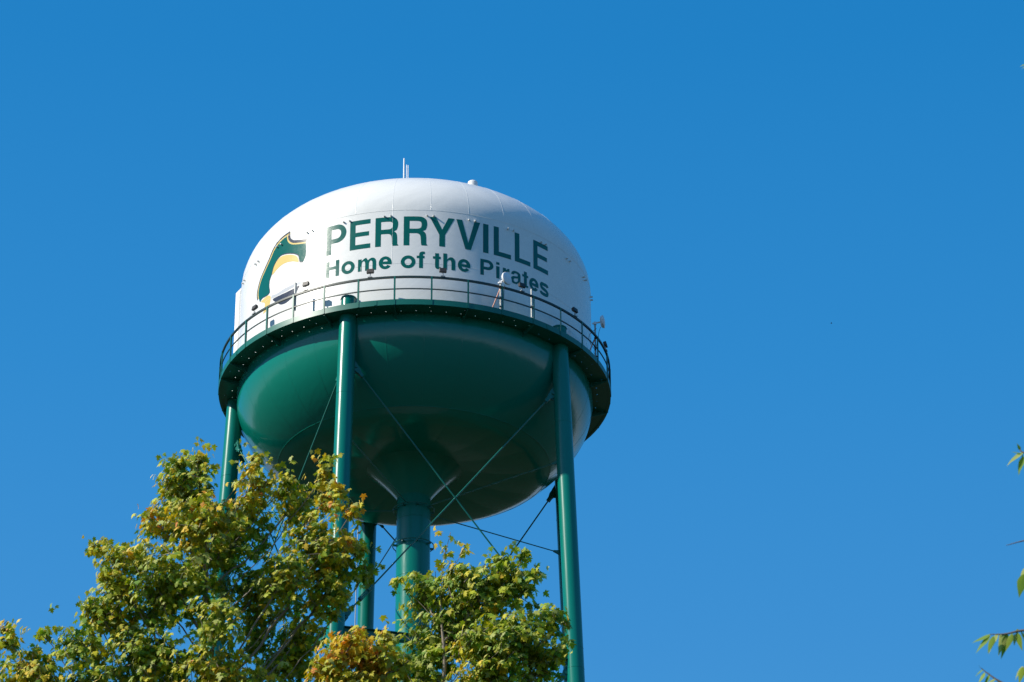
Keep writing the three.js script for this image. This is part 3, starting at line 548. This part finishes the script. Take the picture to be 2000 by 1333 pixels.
  for (const kind of [0, 1]) {
    const rest = all.filter((a) => !own.has(a) && a.kind === kind), im = new THREE.InstancedMesh(mapleLeaves[kind], stuffLeafMat, rest.length), c = new THREE.Color();
    rest.forEach((a, i) => { im.setMatrixAt(i, a.m); c.copy(PAL[a.col]).multiplyScalar(.75 + .5 * a.k); im.setColorAt(i, c); });
    im.name = 'foliage'; im.userData.kind = 'stuff'; im.castShadow = im.receiveShadow = true; t.add(im);
  }
  console.log(o.label, 'tips', tips.length, 'leaves', all.length, 'nodes', nodes.length);
  return t;
}
const groundUnder = (p) => V(p.x, 0, p.z);
{
  const d = 41, top = at(385, 905, d), b0 = at(400, 1400, d);
  growTree({
    seed: 11, dist: d, density: .021, turned: .16, label: 'tall broad maple with yellowing leaves at left, in front of the tower legs',
    trunk: [groundUnder(b0).add(V(.3, 0, 0)), b0.clone().setY(b0.y * .5).add(V(.1, 0, 0)), b0, at(398, 1250, d), at(402, 1100, d), at(392, 980, d), top],
    lobes: [[364, 938, 62, 56, 0, 1, .9, .26], [345, 1005, 66, 70, .2, 1, .8, .2], [300, 1010, 26, 26, -.2, 1, 1, .6], [495, 942, 46, 50, -.3, 1, .8, .3], [548, 948, 24, 24, .2, .9, 1, .2], [644, 966, 32, 46, -.3, 1, .9, .28], [688, 1000, 18, 16, -.5, 1, 1, .5], [575, 985, 50, 46, .3, .9, .9, .2],
      [226, 1108, 42, 54, -.2, 1, .9, .3], [258, 1088, 38, 34, .2, 1, 1, .15], [194, 1070, 13, 15, -.1, 3, 1, .35], [386, 893, 6, 10, 0, 12, 1, .25], [346, 906, 18, 12, 0, 2, 1, .3], [498, 892, 12, 12, -.3, 3, 1, .3], [632, 920, 8, 12, -.2, 6, 1, .3], [562, 936, 10, 10, 0, 4, 1, .35], [712, 1120, 12, 28, 0, 2, 1, .1], [176, 1188, 16, 32, 0, 1.5, 1, .1], [440, 1045, 105, 85, .3, 1, .9, .1], [400, 1010, 90, 60, -.7, .8, .6, .3], [625, 1075, 90, 76, -.2, 1, .8, .28], [700, 1080, 22, 30, 0, 1, 1, .2], [335, 1130, 110, 90, -.2, 1, .9, .08], [230, 1200, 95, 70, .1, 1, .9, .05], [500, 1160, 110, 70, .5, .8, .7, .02], [640, 1155, 60, 60, 0, 1, .9, .12], [555, 1130, 60, 60, -.5, .8, .8, .2],
      [152, 1264, 52, 44, -.1, 1, .9, .08], [84, 1232, 10, 16, 0, 2, 1, .2], [12, 1240, 14, 26, 0, 2.5, 1, .6], [50, 1300, 62, 46, 0, .9, 1, .2], [300, 1290, 130, 70, 0, 1, .8, .05], [420, 1225, 60, 60, -.7, .7, .8, .12], [430, 1330, 130, 60, -.2, 1, .8, .25], [560, 1285, 64, 60, .6, 1, .8, -.1], [588, 1238, 50, 38, .3, 1, .9, .05], [500, 1240, 44, 44, .7, .8, .9, -.05], [160, 1350, 150, 60, 0, .9, .8, .1], [330, 1460, 300, 110, .2, .5, .8, .1]],
  });
  const e = 40.2, b1 = at(860, 1420, e);
  growTree({
    seed: 47, dist: e, density: .022, turned: .16, label: 'lower green maple in front of the central column, right of the tall maple', leaf: 1.05,
    trunk: [groundUnder(b1).add(V(-.2, 0, 0)), b1.clone().setY(b1.y * .5), b1, at(868, 1290, e), at(860, 1180, e), at(866, 1100, e), at(880, 1040, e)],
    lobes: [[895, 1112, 50, 24, 0, .6, 1, .1], [970, 1118, 44, 24, .1, 1, 1, .1], [1024, 1086, 18, 10, 0, 1.4, 1, .0], [830, 1155, 48, 46, .2, .8, 1, -.15], [930, 1165, 100, 60, .1, 1, .8, .0], [1015, 1135, 36, 40, 0, .8, 1, -.1], [1070, 1215, 36, 32, -.2, .9, 1, .05], [1020, 1240, 50, 50, -.3, 1, .9, .2], [875, 1235, 96, 60, .3, 1, .8, -.25], [960, 1270, 90, 70, -.4, 1, .8, .12], [1050, 1300, 36, 50, 0, .9, 1, .15], [830, 1300, 70, 50, .3, 1, .8, -.2],
      [872, 1076, 10, 8, 0, 1.2, 1, .3], [905, 1072, 8, 8, .2, 1.2, 1, .25], [784, 1130, 8, 14, .1, 1.2, 1, .1], [980, 1090, 16, 10, 0, 2, 1, .1], [1045, 1120, 10, 16, 0, 2, 1, .0], [690, 1266, 72, 40, -.8, 1.1, .8, .62], [640, 1310, 44, 36, -.8, 1, 1, .58], [745, 1300, 60, 44, -.7, 1.1, .8, .4], [752, 1248, 22, 16, -.4, 1.6, 1, .3], [1082, 1275, 20, 26, -.2, 1.6, 1, .2], [700, 1350, 90, 40, -.6, 1, .8, .3], [950, 1350, 130, 50, 0, .9, .8, 0], [850, 1450, 240, 90, .1, .5, .8, 0]],
  });
}
// the tree at the right edge: only twig ends reach into view
{
  const d = 14.6, t = thing('hackberry_tree', 'slender drooping leaves on twigs at the right edge, in front of the sky', 'tree');
  const b = at(2420, 1500, d), base = groundUnder(b); t.position.copy(base);
  const rel = (p) => p.clone().sub(base);
  const tube = (pts, r0_, r1, n = 16) => { const c = new THREE.CatmullRomCurve3(pts.map(rel)), out = []; for (let i = 0; i < n; i++) out.push(rod(c.getPoint(i / n), c.getPoint((i + 1) / n), r0_ + (r1 - r0_) * i / n, 7, r0_ + (r1 - r0_) * (i + 1) / n)); return out; };
  mesh('trunk', tube([base, base.clone().add(V(.05, b.y * .5, 0)), b, at(2440, 900, d), at(2430, 300, d), at(2460, -300, d)], .16, .03, 28), M.barkDark, t);
  const half = [[0, 0], [.10, .06], [.185, .22], [.20, .36], [.15, .58], [.07, .80], [0, 1]];
  const geos = [leafGeo(half, .35, .25, .1), leafGeo(half, .1, .45, .3)], mats = [leafMat(lin(.19, .31, .015), .5), leafMat(lin(.30, .40, .03), .5), leafMat(lin(.38, .43, .09), .5)], rnd = rng(3);
  const leaf = (bx, by, tx, ty, dz = 0, w = 1, turn = 0) => {
    const p = at(bx, by, d + dz), q = at(tx, ty, d + dz + (rnd() - .5) * .05), ax = q.clone().sub(p), len = ax.length(); ax.normalize();
    const view = camera.position.clone().sub(p).normalize(), nm = V(0, 1, 0).addScaledVector(view, .9).add(V((rnd() - .5) * 1.2 + turn, 0, 0)), x = ax.clone().cross(nm).normalize(), z = x.clone().cross(ax);
    const m = new THREE.Mesh(geos[rnd() < .5 ? 0 : 1], mats[Math.floor(rnd() * 3)]); m.name = 'leaf'; m.castShadow = m.receiveShadow = true;
    new THREE.Matrix4().makeBasis(x.multiplyScalar(len * w * .78), ax.multiplyScalar(len), z.multiplyScalar(len)).setPosition(rel(p)).decompose(m.position, m.quaternion, m.scale); t.add(m);
  };
  const br = (px, r = .006) => mesh('branch', tube(px.map(([x, y]) => at(x, y, d)), r * 2.6, r * .45, 18), M.barkDark, t);
  br([[2425, 1300], [2200, 1260], [2060, 1238], [2000, 1232], [1965, 1239], [1934, 1240]], .005);
  for (const q of [[1936, 1239, 1896, 1249], [1934, 1240, 1901, 1270], [1941, 1243, 1928, 1273, -.02, 1.1], [1950, 1238, 1923, 1268, .03], [1963, 1238, 1950, 1277, 0, 1.1], [1968, 1239, 1961, 1282], [1956, 1238, 1946, 1262, .05], [1978, 1238, 1963, 1270, -.03], [1986, 1236, 1993, 1271, 0, 1.2], [1983, 1239, 1981, 1262], [1988, 1229, 1986, 1240, 0, 1.6], [1996, 1233, 2001, 1246], [2003, 1233, 2006, 1262], [2018, 1236, 2012, 1268], [2030, 1238, 2040, 1272]]) leaf(...q);
  br([[2430, 1420], [2150, 1370], [2010, 1348], [1958, 1334], [1932, 1318], [1916, 1305]], .004);
  for (const q of [[1921, 1309, 1902, 1316], [1917, 1306, 1914, 1298, 0, 1.4], [1924, 1314, 1908, 1333, 0, 1.2], [1934, 1318, 1916, 1340], [1929, 1312, 1938, 1316], [1945, 1326, 1925, 1334], [1952, 1331, 1940, 1352]]) leaf(...q);
  br([[2430, 1380], [2140, 1320], [2020, 1300], [1996, 1306]], .004);
  for (const q of [[1999, 1302, 1975, 1322], [2002, 1303, 1981, 1331, .03], [1998, 1304, 1990, 1334, -.02, 1.2], [2006, 1302, 2001, 1336]]) leaf(...q);
  br([[2435, 1180], [2180, 1120], [2050, 1098], [2002, 1108]], .004);
  for (const q of [[2001, 1110, 1987, 1140, 0, 1.2], [2000, 1122, 1991, 1162, 0, 1.3], [2006, 1112, 2003, 1150]]) leaf(...q);
  br([[2435, 1110], [2200, 1060], [2080, 1046], [2000, 1057], [1966, 1066]], .0035);
  br([[2432, 1000], [2180, 920], [2050, 890], [1998, 884], [1990, 876]], .004);
  for (const q of [[1999, 884, 1964, 897], [1995, 886, 1976, 878, 0, .9], [1993, 880, 1990, 866, 0, 1.6], [2001, 892, 1981, 921, 0, 1.5], [1998, 886, 1992, 902], [2006, 886, 2010, 920]]) leaf(...q);
  br([[2440, 300], [2200, 180], [2060, 130], [2014, 124]], .004);
  for (const q of [[2014, 124, 1994, 122, 0, 1.2], [2012, 126, 1994, 129], [2020, 126, 2012, 150], [2030, 126, 2034, 158]]) leaf(...q);
}
renderer.render(scene, camera);
